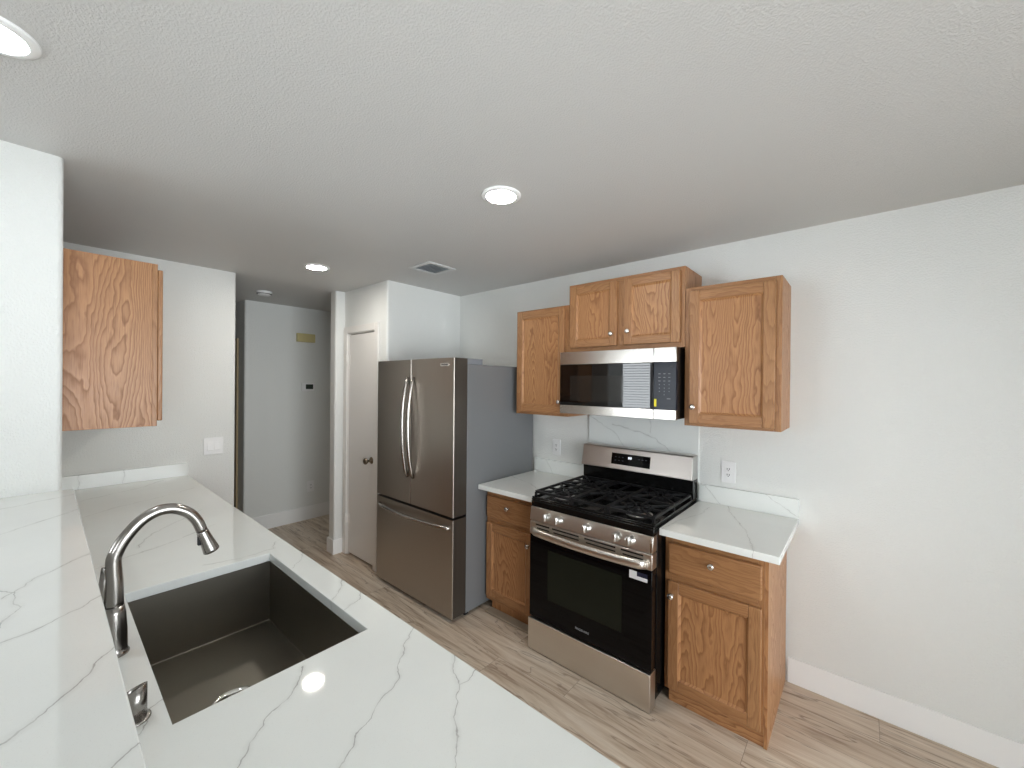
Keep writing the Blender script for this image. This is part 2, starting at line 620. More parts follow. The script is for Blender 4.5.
def bull_wall(name, x0, x1, y0, y1, corners, r=0.018, z0=0.0, z1=H):
    """plan outline with rounded (bullnose) corners where listed"""
    pts = []
    for (cx, cy), key in zip(((x0, y0), (x1, y0), (x1, y1), (x0, y1)), ('a', 'b', 'c', 'd')):
        if key in corners:
            sx = 1 if cx == x0 else -1
            sy = 1 if cy == y0 else -1
            c = Vector((cx + sx * r, cy + sy * r))
            a0 = {'a': PI, 'b': 1.5 * PI, 'c': 0, 'd': 0.5 * PI}[key]
            for k in range(7):
                a = a0 + k / 6 * PI / 2
                pts.append((c.x + r * math.cos(a), c.y + r * math.sin(a)))
        else:
            pts.append((cx, cy))
    bm = bmesh.new()
    prism(bm, pts, 'z', z0, z1)
    return struct(name, bm, M_WALL)


bull_wall('wall_alcove', XA - 0.10, XA, YD, -0.001, 'b')
# pantry front wall with its door opening
DX0, DX1, DZ = -2.490, -2.005, 2.055
sbx('wall_pantry', [(XS + 0.001, DX0, YD, YD + 0.10, 0, H), (DX1, XA - 0.101, YD, YD + 0.10, 0, H),
                    (DX0, DX1, YD, YD + 0.10, DZ, H)], M_WALL)
bull_wall('wall_partition', XS - 0.112, XS, -0.889, -0.001, 'ab')
bull_wall('wall_end', XK - 0.12, XK, -3.0, YK, 'cd')
bull_wall('wall_hall', XH - 0.12, XH, -1.29, -0.001, 'b')
sbx('wall_hall_return', [(-5.1, XH - 0.121, -1.29, -1.17, 0, H)], M_WALL)
sbx('wall_hall_far', [(-5.2, -5.1, ROOM_Y0, -1.17, 0, H)], M_WALL)
bull_wall('wall_bar', XK + 0.001, XP, -3.0, YP, 'bc', r=0.02)
sbx('wall_pony', [(XP + 0.001, 1.02, -2.76, YP, 0, 1.147)], M_WALL)
sbx('wall_corridor', [(-5.1, XK - 0.121, -3.0, -2.88, 0, H)], M_WALL)


def holed_wall(name, axis, at, thick, lo, hi, holes):
    """a wall along x (axis 'x', at y) or along y with rectangular openings"""
    bs = []
    holes = sorted(holes)
    cur = lo
    for a, b, c, d in holes:
        bs.append((cur, a, 0, H))
        if c > 0.03:
            bs.append((a, b, 0, c))
        bs.append((a, b, d, H))
        cur = b
    bs.append((cur, hi, 0, H))
    out = []
    for a, b, c, d in bs:
        out.append((a, b, at - thick, at, c, d) if axis == 'x' else (at, at + thick, a, b, c, d))
    return sbx(name, out, M_WALL)


holed_wall('wall_window', 'x', ROOM_Y0, 0.14, -5.2, ROOM_X1 + 0.2, WIN_Y)
holed_wall('wall_patio', 'y', ROOM_X1, 0.14, ROOM_Y0, 0.0, WIN_X)


def window(n, axis, at, a, b, c, d, door=False):
    bm = bmesh.new()

    def bb(bm, u0, u1, w0, w1, z0, z1, bev=0.004):
        if axis == 'x':
            box(bm, u0, u1, at - w1, at - w0, z0, z1, bev)
        else:
            box(bm, at + w0, at + w1, u0, u1, z0, z1, bev)
    fw = 0.05
    for u0, u1, z0, z1 in ((a, a + fw, c, d), (b - fw, b, c, d), (a + fw, b - fw, d - fw, d), (a + fw, b - fw, c, c + fw),
                           ((a + b) / 2 - 0.03, (a + b) / 2 + 0.03, c + fw, d - fw)):
        bb(bm, u0, u1, 0.05, 0.10, z0, z1)
    w = struct(('door_%d' if door else 'window_%d') % n, bm, M_TRIM)
    bm = bmesh.new()
    bb(bm, a + fw, (a + b) / 2 - 0.03, 0.072, 0.078, c + fw, d - fw, 0)
    bb(bm, (a + b) / 2 + 0.03, b - fw, 0.072, 0.078, c + fw, d - fw, 0)
    obj('pane', bm, M_PANE, w)
    if not door and c > 0.1:
        bm = bmesh.new()
        z = c + 0.06
        while z < d - 0.06:
            if axis == 'x':
                prism(bm, [(at - 0.046, z), (at - 0.006, z + 0.008), (at - 0.006, z + 0.0105), (at - 0.046, z + 0.0025)], 'x', a + 0.02, b - 0.02)
            z += 0.05
        obj('blind', bm, M_BLIND, w)
    return w


for i, (a, b, c, d) in enumerate(WIN_Y):
    window(i + 1, 'x', ROOM_Y0, a, b, c, d)
for a, b, c, d in WIN_X:
    window(2, 'y', ROOM_X1, a, b, c, d, True)

# baseboards
BH = 0.135
sbx('baseboard_range', [(0.852, ROOM_X1, -0.012, -0.0005, 0.0005, BH)], M_TRIM, 0.002)
sbx('baseboard_hall', [(XH + 0.0005, XH + 0.012, -1.27, -0.005, 0.0005, 0.155)], M_TRIM, 0.002)
bm = bmesh.new()
box(bm, XS - 0.124, XS + 0.012, -0.901, -0.8895, 0.0005, BH, 0.002)
box(bm, XS + 0.0005, XS + 0.012, -0.8894, YD - 0.001, 0.0005, BH, 0.002)
box(bm, XS - 0.124, XS - 0.1125, -0.8894, -0.01, 0.0005, BH, 0.002)
struct('baseboard_partition', bm, M_TRIM)
sbx('baseboard_end', [(XK - 0.132, XK - 0.1205, -2.85, YK + 0.01, 0.0005, BH), (XK - 0.132, XK + 0.01, YK + 0.0005, YK + 0.012, 0.0005, BH)], M_TRIM, 0.002)

# pantry door, casing and hinges
bm = bmesh.new()
cw = 0.058
for x0, x1, z0, z1 in ((DX0 - cw + 0.002, DX0 + 0.004, 0.0005, DZ + cw), (DX1 - 0.004, DX1 + cw, 0.0005, DZ + cw), (DX0 + 0.004, DX1 - 0.004, DZ - 0.004, DZ + cw)):
    box(bm, x0, x1, YD - 0.016, YD - 0.0005, z0, z1, 0.004)
box(bm, DX0 + 0.0005, DX0 + 0.012, YD, YD + 0.099, 0.0005, DZ - 0.0005)
box(bm, DX1 - 0.012, DX1 - 0.0005, YD, YD + 0.099, 0.0005, DZ - 0.0005)
box(bm, DX0 + 0.0125, DX1 - 0.0125, YD, YD + 0.099, DZ - 0.012, DZ - 0.0005)
struct('trim_1', bm, M_DOORP)
bm = bmesh.new()
SX0, SX1 = DX0 + 0.0155, DX1 - 0.0155
box(bm, SX0, SX1, YD + 0.004, YD + 0.039, 0.022, DZ - 0.019, 0.002)
door = struct('door_1', bm, M_DOORP, origin=((SX0 + SX1) / 2, YD, 0))
for z in (0.337, 1.807):
    bm = bmesh.new()
    box(bm, SX0 - 0.006, SX0 + 0.022, YD - 0.0005, YD + 0.0038, z - 0.045, z + 0.045, 0.001)
    tube(bm, [(SX0 - 0.002, YD - 0.022, z - 0.047), (SX0 - 0.002, YD - 0.022, z + 0.047)], 0.006, 10)
    box(bm, SX0 - 0.004, SX0, YD - 0.022, YD, z - 0.045, z + 0.045)
    obj('hinge', bm, M_DOORP, door)
bm = bmesh.new()
lathe(bm, [(0.0, 0.0), (0.030, 0.0), (0.030, 0.004), (0.024, 0.010), (0.011, 0.014), (0.010, 0.034), (0.020, 0.042), (0.027, 0.052), (0.027, 0.062), (0.020, 0.070), (0.0, 0.073)],
      (-2.068, YD + 0.0038, 0.925), (0, -1, 0))
obj('door_knob', bm, M_BRONZE, door, 'antique brass round knob')

# corridor door casing seen edge-on past the kitchen end wall
bm = bmesh.new()
box(bm, -3.985, -3.925, -1.308, -1.2905, 0.0005, 2.06, 0.003)
box(bm, -4.80, -4.74, -1.308, -1.2905, 0.0005, 2.06, 0.003)
box(bm, -4.74, -3.985, -1.308, -1.2905, 2.0, 2.06, 0.003)
struct('trim_2', bm, M_BRASSC)
bm = bmesh.new()
box(bm, -4.738, -3.987, -1.304, -1.2905, 0.01, 1.998, 0.002)
struct('door_3', bm, M_BRASSC)


# ------------------------------------------------------------------ cabinet helpers
def cab_knob(parent, x, y, z, facing=-1):
    bm = bmesh.new()
    lathe(bm, [(0.0, 0.0), (0.009, 0.0), (0.009, 0.002), (0.006, 0.005), (0.0055, 0.013), (0.010, 0.017), (0.0145, 0.020), (0.0155, 0.024), (0.013, 0.028), (0.007, 0.0305), (0.0, 0.031)],
          (x, y, z), (0, facing, 0), 20)
    return obj('knob', bm, M_KNOB, parent)


def cab_door(parent, x0, x1, y, z0, z1, stile=0.052, rail=0.055, knob=None, facing=-1, thick=0.019):
    """frame-and-panel door whose back lies at y and which faces -y or +y"""
    s = facing
    bm = bmesh.new()
    yo = y + s * thick
    b = 0.0035
    box(bm, x0, x0 + stile, y, yo, z0, z1, b, 0)
    box(bm, x1 - stile, x1, y, yo, z0, z1, b, 0)
    box(bm, x0 + stile, x1 - stile, y, yo - s * 0.0005, z0, z0 + rail, b, 1)
    box(bm, x0 + stile, x1 - stile, y, yo - s * 0.0005, z1 - rail, z1, b, 1)
    d = obj('door', bm, [M_FRZ, M_FRX], parent)
    # sloped inner moulding and the sunk flat panel
    bm = bmesh.new()
    a0, a1, c0, c1 = x0 + stile, x1 - stile, z0 + rail, z1 - rail
    k = 0.010
    yf, yp = yo - s * 0.003, y + s * 0.008
    outer = [(a0, c0), (a1, c0), (a1, c1), (a0, c1)]
    inner = [(a0 + k, c0 + k), (a1 - k, c0 + k), (a1 - k, c1 - k), (a0 + k, c1 - k)]
    vo = [bm.verts.new((px, yf, pz)) for px, pz in outer]
    vi = [bm.verts.new((px, yp, pz)) for px, pz in inner]
    vb = [bm.verts.new((px, y + s * 0.001, pz)) for px, pz in outer]
    bm.faces.new(vi)
    for i in range(4):
        bm.faces.new((vo[i], vo[(i + 1) % 4], vi[(i + 1) % 4], vi[i]))
        bm.faces.new((vo[i], vo[(i + 1) % 4], vb[(i + 1) % 4], vb[i]))
    bm.faces.new(vb)
    obj('panel', bm, M_OAKZ, d)
    if knob:
        cab_knob(d, knob[0], yo, knob[1], s)
    return d


def carcass(parent, x0, x1, yb, yf, z0, z1, facing=-1, sw=0.04, top=0.03, bot=0.03, mid=None, midz=None, name='carcass'):
    """box with sides, top, bottom, back and a face frame at yf"""
    s = facing
    ft = 0.019
    bm = bmesh.new()
    yi = yf - s * ft
    box(bm, x0, x0 + 0.014, yb, yi, z0, z1, 0.0008)
    box(bm, x1 - 0.014, x1, yb, yi, z0, z1, 0.0008)
    box(bm, x0 + 0.014, x1 - 0.014, yb, yi, z1 - 0.014, z1, 0)
    box(bm, x0 + 0.014, x1 - 0.014, yb, yi, z0 + 0.006, z0 + 0.020, 0)
    box(bm, x0 + 0.014, x1 - 0.014, yb, yb + s * 0.006, z0 + 0.02, z1 - 0.014, 0)
    c = obj(name, bm, M_OAKZ, parent)
    bm = bmesh.new()
    b = 0.0012
    box(bm, x0, x0 + sw, yi, yf, z0, z1, b, 0)
    box(bm, x1 - sw, x1, yi, yf, z0, z1, b, 0)
    box(bm, x0 + sw, x1 - sw, yi, yf, z1 - top, z1, b, 1)
    box(bm, x0 + sw, x1 - sw, yi, yf, z0, z0 + bot, b, 1)
    if mid is not None:
        box(bm, mid - max(0.04, sw * 0.75), mid + max(0.04, sw * 0.75), yi, yf, z0 + bot, z1 - top, b, 0)
    if midz is not None:
        box(bm, x0 + sw, x1 - sw, yi, yf, midz - 0.02, midz + 0.02, b, 1)
    obj('face_frame', bm, [M_FRZ, M_FRX], parent)
    return c


YU = -0.303          # face of wall cabinets
GW = 'oak wall cabinets'
t1 = thing('wall_cabinet', 'single-door oak wall cabinet beside the bare wall, end of the row', 'cabinet', (0.62, 0, 1.378), GW)
carcass(t1, 0.391, 0.848, -0.001, YU, 1.378, 2.145, sw=0.032)
cab_door(t1, 0.419, 0.822, YU - 0.001, 1.393, 2.122, knob=(0.444, 1.484))
t2 = thing('wall_cabinet', 'short two-door oak wall cabinet mounted directly over the microwave', 'cabinet', (0.005, 0, 1.818), GW)
carcass(t2, -0.3785, 0.3895, -0.001, YU, 1.818, 2.274, sw=0.032, mid=0.006, top=0.032, bot=0.036)
cab_door(t2, -0.361, -0.018, YU - 0.001, 1.846, 2.254, stile=0.05, rail=0.05, knob=(-0.048, 1.920))
cab_door(t2, 0.029, 0.366, YU - 0.001, 1.846, 2.254, stile=0.05, rail=0.05, knob=(0.061, 1.928))
t3 = thing('wall_cabinet', 'single-door oak wall cabinet between refrigerator and microwave', 'cabinet', (-0.61, 0, 1.378), GW)
carcass(t3, -0.847, -0.380, -0.001, YU, 1.378, 2.145, sw=0.036)
cab_door(t3, -0.825, -0.408, YU - 0.001, 1.397, 2.134, stile=0.046, knob=(-0.437, 1.479))
t4 = thing('wall_cabinet', 'oak wall cabinet above the sink counter, showing its broad grained side', 'cabinet', (-1.98, YP, 1.385), GW)
carcass(t4, -2.570, -1.400, YP + 0.001, -2.300, 1.385, 2.155, facing=1, mid=-1.985)
cab_door(t4, -2.545, -1.995, -2.299, 1.405, 2.135, knob=(-2.025, 1.48), facing=1)
cab_door(t4, -1.975, -1.403, -2.299, 1.410, 2.130, knob=(-1.945, 1.48), facing=1)

# base cabinets
YB = -0.569
GB = 'oak base cabinets'


def base_cab(x0, x1, label, door_x, knob_x, side_floor, toe_x0, dz0):
    r = thing('base_cabinet', label, 'cabinet', ((x0 + x1) / 2, 0, 0), GB)
    bm = bmesh.new()
    yi = YB + 0.019
    z0, z1 = 0.062, 0.8595
    box(bm, x0, x0 + 0.014, -0.001, yi, z0 if not side_floor else z0, z1)
    box(bm, x1 - 0.014, x1, -0.013 if side_floor else -0.001, yi + (-0.019 if side_floor else 0), 0.0005 if side_floor else z0, z1, 0.0008)
    box(bm, x0 + 0.014, x1 - 0.014, -0.001, yi, z0 + 0.006, z0 + 0.022)
    box(bm, x0 + 0.014, x1 - 0.014, -0.001, -0.007, z0 + 0.022, z1)
    obj('carcass', bm, M_OAKZ, r)
    bm = bmesh.new()
    xr = x1 - (0.0145 if side_floor else 0)
    box(bm, x0, x0 + 0.034, yi, YB, z0, z1, 0.001, 0)
    box(bm, xr - 0.026, xr, yi, YB, z0, z1, 0.001, 0)
    for za, zb in ((z1 - 0.062, z1), (0.605, 0.668), (z0, z0 + 0.045)):
        box(bm, x0 + 0.034, xr - 0.026, yi, YB, za, zb, 0.001, 1)
    obj('face_frame', bm, [M_FRZ, M_FRX], r)
    bm = bmesh.new()
    ty = YB + (0.006 if side_floor else 0.010)
    box(bm, toe_x0, xr - 0.001, ty, ty + 0.014, 0.0005, z0 + 0.004)
    obj('toe_kick', bm, M_OAKX if side_floor else M_OAKZ, r)
    # drawer: slab front with an eased edge
    bm = bmesh.new()
    box(bm, door_x[0], door_x[1], YB - 0.001, YB - 0.020, 0.655, 0.808, 0.006, 0, 3)
    d = obj('drawer', bm, M_FRX, r)
    cab_knob(d, (door_x[0] + door_x[1]) / 2, YB - 0.020, 0.752)
    cab_door(r, door_x[0], door_x[1], YB - 0.001, dz0, 0.618, knob=(knob_x, 0.548))
    return r


base_cab(0.3905, 0.8425, 'oak base cabinet at the bare end of the range run', (0.411, 0.819), 0.430, True, 0.413, 0.075)
bl = base_cab(-0.886, -0.3955, 'narrow oak base cabinet squeezed between refrigerator and range', (-0.874, -0.462), -0.487, False, -0.838, 0.093)
bm = bmesh.new()
box(bm, -0.850, -0.40, -0.628, -0.558, 0.0005, 0.013, 0.005)
obj('base_strip', bm, M_FELT, bl, 'grey brown strip along the floor')

# ------------------------------------------------------------------ quartz tops
ZC = 0.894


def counter(x0, x1, label):
    r = thing('countertop', label, 'countertop', ((x0 + x1) / 2, -0.33, 0.8607), 'white quartz countertops')
    bx('slab', (x0, x1, -0.660, -0.001, 0.8607, ZC), M_QTOP, r, 0.0025)
    bx('upstand', (x0, x1, -0.0204, -0.001, ZC + 0.0003, 0.9975), M_QRTZ, r, 0.0015)
    return r


counter(0.3905, 0.8944, 'short white veined quartz top whose end stands free by the bare wall')
counter(-0.888, -0.3955, 'small white quartz top between refrigerator and range')
bs = bx('backsplash', (-0.387, 0.3850, -0.011, -0.001, 0.905, 1.405), M_QRTZ, None, 0.0015, origin=(0, -0.006, 0.905))
tag(bs, 'full-height veined quartz slab on the wall behind the range', 'backsplash')

# peninsula counter with its sink cut-out
ZP = 0.914
HX0, HX1, HY0, HY1 = -0.647, 0.106, -2.480, -2.058
PX0, PX1, PY0, PY1 = XK + 0.002, 1.05, YP + 0.001, -1.9685
pen = thing('peninsula_countertop', 'long white quartz counter with the sink cut into it', 'countertop', ((PX0 + PX1) / 2, -2.28, 0.882), 'white quartz countertops')
bm = bmesh.new()
zt, zb_ = ZP, ZP - 0.032
O = [(PX0, PY0), (PX1, PY0), (PX1, PY1), (PX0, PY1)]
I = [(HX0, HY0), (HX1, HY0), (HX1, HY1), (HX0, HY1)]
vt = [[bm.verts.new((x, y, z)) for x, y in L] for z in (zt, zb_) for L in (O, I)]
for i in range(4):
    j = (i + 1) % 4
    bm.faces.new((vt[0][i], vt[0][j], vt[1][j], vt[1][i]))
    bm.faces.new((vt[2][i], vt[3][i], vt[3][j], vt[2][j]))
    bm.faces.new((vt[0][i], vt[2][i], vt[2][j], vt[0][j]))
    bm.faces.new((vt[1][i], vt[1][j], vt[3][j], vt[3][i]))
bmesh.ops.recalc_face_normals(bm, faces=bm.faces)
es = [e for e in bm.edges if e.is_valid and len(e.link_faces) == 2 and e.calc_face_angle(0) > 1.0]
bmesh.ops.bevel(bm, geom=es, offset=0.0018, segments=2, profile=0.5, affect='EDGES')
obj('slab', bm, M_QCNT, pen)
bx('upstand', (PX0, PX0 + 0.02, PY0 + 0.001, PY1 - 0.001, ZP + 0.0003, 1.004), M_QEND, pen, 0.0015)

bar = bx('bar_top', (XP + 0.002, 1.05, -3.06, -2.5755, 1.1485, 1.1790), M_QBAR, None, 0.0025, origin=(0, -2.8, 1.1485))
tag(bar, 'raised white quartz bar ledge with grey veins running beside the sink counter', 'countertop', 'white quartz countertops')

# peninsula cabinets under the counter (their fronts face the range)
pb = thing('peninsula_cabinet', 'oak cabinets under the sink counter', 'cabinet', (-0.75, -2.3, 0))
bm = bmesh.new()
box(bm, PX0 + 0.01, 0.979, -2.030, -2.015, 0.09, 0.880, 0.001)
box(bm, PX0 + 0.01, 0.979, -2.035, -2.022, 0.0005, 0.089)
obj('carcass', bm, M_OAKZ, pb)
xs_ = [-2.55, -2.0, -1.45, -0.9, -0.27, 0.36, 0.97]
for a, b in zip(xs_[:-1], xs_[1:]):
    cab_door(pb, a + 0.015, b - 0.015, -2.0145, 0.12, 0.86, knob=(b - 0.05, 0.78), facing=1)

sbx('wall_peninsula_end', [(0.980, 1.020, YP + 0.001, -2.016, 0, 0.880)], M_WALL)

# ------------------------------------------------------------------ sink
sk = thing('sink', 'large square stainless undermount sink set in the quartz counter', 'sink', (-0.27, -2.27, 0.64))
bm = bmesh.new()
bz = 0.645
x0, x1, y0, y1 = HX0 - 0.004, HX1 + 0.004, HY0 - 0.004, HY1 + 0.004
ZT = zb_ - 0.003
rc = 0.006


def rrect(x0, x1, y0, y1, r, z, n=5):
    out = []
    for cx, cy, a0 in ((x1 - r, y1 - r, 0), (x0 + r, y1 - r, PI / 2), (x0 + r, y0 + r, PI), (x1 - r, y0 + r, 1.5 * PI)):
        for k in range(n):
            a = a0 + k / (n - 1) * PI / 2
            out.append((cx + r * math.cos(a), cy + r * math.sin(a), z))
    return out


levels = [rrect(x0 - 0.02, x1 + 0.02, y0 - 0.02, y1 + 0.02, rc + 0.02, ZT), rrect(x0, x1, y0, y1, rc, ZT)]
for k in range(0, 6):
    a = k / 5 * PI / 2
    ins = 0.005 * (1 - math.cos(a))
    levels.append(rrect(x0 + ins, x1 - ins, y0 + ins, y1 - ins, max(rc - ins * 0.3, 0.003), bz + 0.005 - 0.005 * math.sin(a)))
rings = [[bm.verts.new(p_) for p_ in L] for L in levels]
for a, b in zip(rings[:-1], rings[1:]):
    n = len(a)
    for k in range(n):
        f = bm.faces.new((a[k], a[(k + 1) % n], b[(k + 1) % n], b[k]))
        f.smooth = False
DC = (-0.27, -2.275)
dr = 0.057
seg = len(rings[-1])
drain_ring = []
for k in range(seg):
    v = rings[-1][k].co
    a = math.atan2(v.y - DC[1], v.x - DC[0])
    drain_ring.append(bm.verts.new((DC[0] + dr * math.cos(a), DC[1] + dr * math.sin(a), bz - 0.003)))
for k in range(seg):
    bm.faces.new((rings[-1][k], rings[-1][(k + 1) % seg], drain_ring[(k + 1) % seg], drain_ring[k]))
basin = obj('basin', bm, M_SINK, sk)
so = basin.modifiers.new('shell', 'SOLIDIFY')
so.thickness = 0.0015
so.offset = 1
bm = bmesh.new()
lathe(bm, [(0.059, -0.0035), (0.059, 0.0005), (0.055, 0.003), (0.047, 0.0015), (0.042, -0.004), (0.040, -0.016), (0.0, -0.018)], (DC[0], DC[1], bz), (0, 0, 1), 40)
dr_o = obj('drain', bm, M_CHROME, sk, 'polished drain')
bm = bmesh.new()
lathe(bm, [(0.0, 0.010), (0.006, 0.010), (0.007, 0.004), (0.013, -0.004), (0.036, -0.008), (0.036, -0.011), (0.0, -0.011)], (DC[0], DC[1], bz), (0, 0, 1), 32)
for k in range(10):
    a = 2 * PI * k / 10
    lathe(bm, [(0.0, -0.0065), (0.0035, -0.0068), (0.0035, -0.0085)], (DC[0] + 0.027 * math.cos(a), DC[1] + 0.027 * math.sin(a), bz), (0, 0, 1), 8, 1)
obj('strainer', bm, [M_CHROME, M_DARK], dr_o)

# ------------------------------------------------------------------ faucet and soap dispenser
FX, FY = -0.270, -2.534
fa = thing('faucet', 'brushed nickel gooseneck pull-down faucet behind the sink', 'faucet', (FX, FY, ZP))
bm = bmesh.new()
lathe(bm, [(0.0, 0.0005), (0.029, 0.0005), (0.029, 0.004), (0.026, 0.006), (0.0255, 0.02), (0.0245, 0.06), (0.0215, 0.105), (0.0185, 0.122), (0.0, 0.122)], (FX, FY, ZP), (0, 0, 1), 32)
obj('base', bm, M_NICKEL, fa)
# spout
bm = bmesh.new()
ctl = [(-2.534, 1.0365), (-2.534, 1.09), (-2.536, 1.147), (-2.530, 1.172), (-2.514, 1.203), (-2.485, 1.238), (-2.452, 1.2555), (-2.419, 1.2545), (-2.388, 1.236), (-2.368, 1.208), (-2.357, 1.178)]
rctl = [0.0180, 0.0170, 0.0155, 0.0150, 0.0147, 0.0145, 0.0143, 0.0140, 0.0138, 0.0136, 0.0134]
pts, rad = [], []
for k in range(len(ctl) - 1):
    p0, p1, p2, p3 = (Vector(ctl[max(0, min(len(ctl) - 1, k + q))]) for q in (-1, 0, 1, 2))
    for w in range(4):
        u = w / 4
        q = 0.5 * ((2 * p1) + (p2 - p0) * u + (2 * p0 - 5 * p1 + 4 * p2 - p3) * u * u + (3 * p1 - p0 - 3 * p2 + p3) * u ** 3)
        pts.append((FX, q.x, q.y))
        rad.append(rctl[k] + (rctl[k + 1] - rctl[k]) * u)
pts.append((FX, ctl[-1][0], ctl[-1][1]))
rad.append(rctl[-1])
tube(bm, pts, rad, 20, up=(1, 0, 0))
obj('spout', bm, M_NICKEL, fa)
end = Vector(pts[-1])
dirn = (Vector(pts[-1]) - Vector(pts[-2])).normalized()
dirn = Vector((0, 0.34, -0.94)).normalized()
bm = bmesh.new()
lathe(bm, [(0.0, 0.0), (0.0130, 0.0005), (0.0140, 0.004), (0.0160, 0.03), (0.0195, 0.060), (0.0200, 0.066), (0.0180, 0.0685), (0.0, 0.067)], end, dirn, 28)
head = obj('spray_head', bm, M_NICKEL, fa)
bm = bmesh.new()
c = end + dirn * 0.028 + Vector((-0.0, -0.0155, 0))
box(bm, c.x - 0.006, c.x + 0.006, c.y - 0.004, c.y + 0.006, c.z - 0.014, c.z + 0.014, 0.002)
obj('spray_button', bm, M_BLACKM, head, 'black rubber spray button')
bm = bmesh.new()
tube(bm, [(FX, FY - 0.010, ZP + 0.215), (FX - 0.002, FY - 0.018, ZP + 0.222), (FX - 0.003, FY - 0.0185, ZP + 0.19), (FX - 0.006, FY - 0.021, ZP + 0.145), (FX - 0.014, FY - 0.030, ZP + 0.105)],
     [0.005, 0.006, 0.009, 0.010, 0.006], 14)
obj('lever', bm, M_NICKEL, fa)

bm = bmesh.new()
SXx, SYy = 0.036, -2.530
seg = 28
r0 = 0.0205
bot, top, topi, lid = [], [], [], []
for k in range(seg):
    a = 2 * PI * k / seg
    cx_, sy_ = math.cos(a), math.sin(a)
    bot.append(bm.verts.new((SXx + r0 * cx_, SYy + r0 * sy_, ZP + 0.0045)))
    h = ZP + 0.062 + 0.010 * (cx_ * 0.757 + sy_ * 0.653)
    top.append(bm.verts.new((SXx + r0 * cx_, SYy + r0 * sy_, h)))
    topi.append(bm.verts.new((SXx + (r0 - 0.003) * cx_, SYy + (r0 - 0.003) * sy_, h + 0.0005)))
    lid.append(bm.verts.new((SXx + (r0 - 0.005) * cx_, SYy + (r0 - 0.005) * sy_, h - 0.003)))
for k in range(seg):
    j = (k + 1) % seg
    for a, b in ((bot, top), (top, topi), (topi, lid)):
        f = bm.faces.new((a[k], a[j], b[j], b[k]))
        f.smooth = True
bm.faces.new(lid)
bm.faces.new(bot[::-1])
lathe(bm, [(0.0, 0.0005), (0.027, 0.0005), (0.027, 0.003), (0.024, 0.0045), (0.0, 0.0045)], (SXx, SYy, ZP), (0, 0, 1), 32)
ag = obj('air_gap_cap', bm, M_NICKEL, None, origin=(SXx, SYy, ZP))
tag(ag, 'short slant-topped brushed nickel air gap cap near the sink corner', 'air gap')

# ------------------------------------------------------------------ refrigerator
fr_ = thing('refrigerator', 'stainless french-door refrigerator with bottom freezer and grey sides', 'refrigerator', (-1.37, -0.4, 0))
RX0, RX1, RY = -1.832, -0.895, -0.884
bm = bmesh.new()
box(bm, RX0 + 0.004, RX1, -0.762, -0.030, 0.028, 1.733, 0.004)
obj('case', bm, M_FSIDE, fr_)
bm = bmesh.new()
box(bm, RX0 + 0.02, RX1 - 0.02, -0.752, -0.72, 0.002, 0.027)
obj('base_grille', bm, M_BLACKM, fr_)
for x in (RX0 + 0.08, RX1 - 0.08):
    bm = bmesh.new()
    lathe(bm, [(0.0, 0.0005), (0.02, 0.0005), (0.02, 0.027), (0.0, 0.027)], (x, -0.10, 0), (0, 0, 1), 16)
    obj('foot', bm, M_BLACKM, fr_)


def fridge_panel(name, x0, x1, z0, z1, round_l, round_r):
    """door skin: a rounded front edge at its outer side"""
    bm = bmesh.new()
    yb, yf = -0.765, RY
    r = 0.007
    poly = [(x0, yb), (x1, yb)]
    if round_r:
        poly += [(x1, yf + r)] + [(x1 - r + r * math.cos(a), yf + r - r * math.sin(a)) for a in (0.4, 0.8, 1.2)] + [(x1 - r, yf)]
    else:
        poly += [(x1, yf + 0.004), (x1 - 0.004, yf)]
    if round_l:
        poly += [(x0 + r, yf)] + [(x0 + r - r * math.cos(a), yf + r - r * math.sin(a)) for a in (1.2, 0.8, 0.4)] + [(x0, yf + r)]
    else:
        poly += [(x0 + 0.004, yf), (x0, yf + 0.004)]
    prism(bm, poly, 'z', z0, z1)
    bmesh.ops.recalc_face_normals(bm, faces=bm.faces)
    for f in bm.faces:
        f.material_index = 1 if f.normal.y > -0.3 else 0
    return obj(name, bm, [M_FRIDGE, M_FEDGE], fr_)


XM = -1.373
d1 = fridge_panel('door', RX0, XM - 0.002, 0.708, 1.772, True, False)
d2 = fridge_panel('door', XM + 0.002, RX1, 0.708, 1.772, False, True)
d3 = fridge_panel('freezer_drawer', RX0, RX1, 0.035, 0.690, True, True)
bx('gasket', (RX0 + 0.01, RX1 - 0.006, -0.7645, -0.7625, 0.04, 1.73), M_BLACKM, fr_)


def bowed(parent, a, b, bow, r, n=18):
    a, b = Vector(a), Vector(b)
    bm = bmesh.new()
    pts = []
    for k in range(n + 1):
        u = k / n
        q = a.lerp(b, u)
        q.y -= bow * (math.sin(PI * u)) ** 0.55 if 0 < u < 1 else 0
        pts.append(q)
    along_x = abs(b.x - a.x) > abs(b.z - a.z)
    tube(bm, pts, r, 14, up=(0, 0, 1) if along_x else (1, 0, 0), flat=1.0)
    return obj('handle', bm, M_FHANDLE, parent)


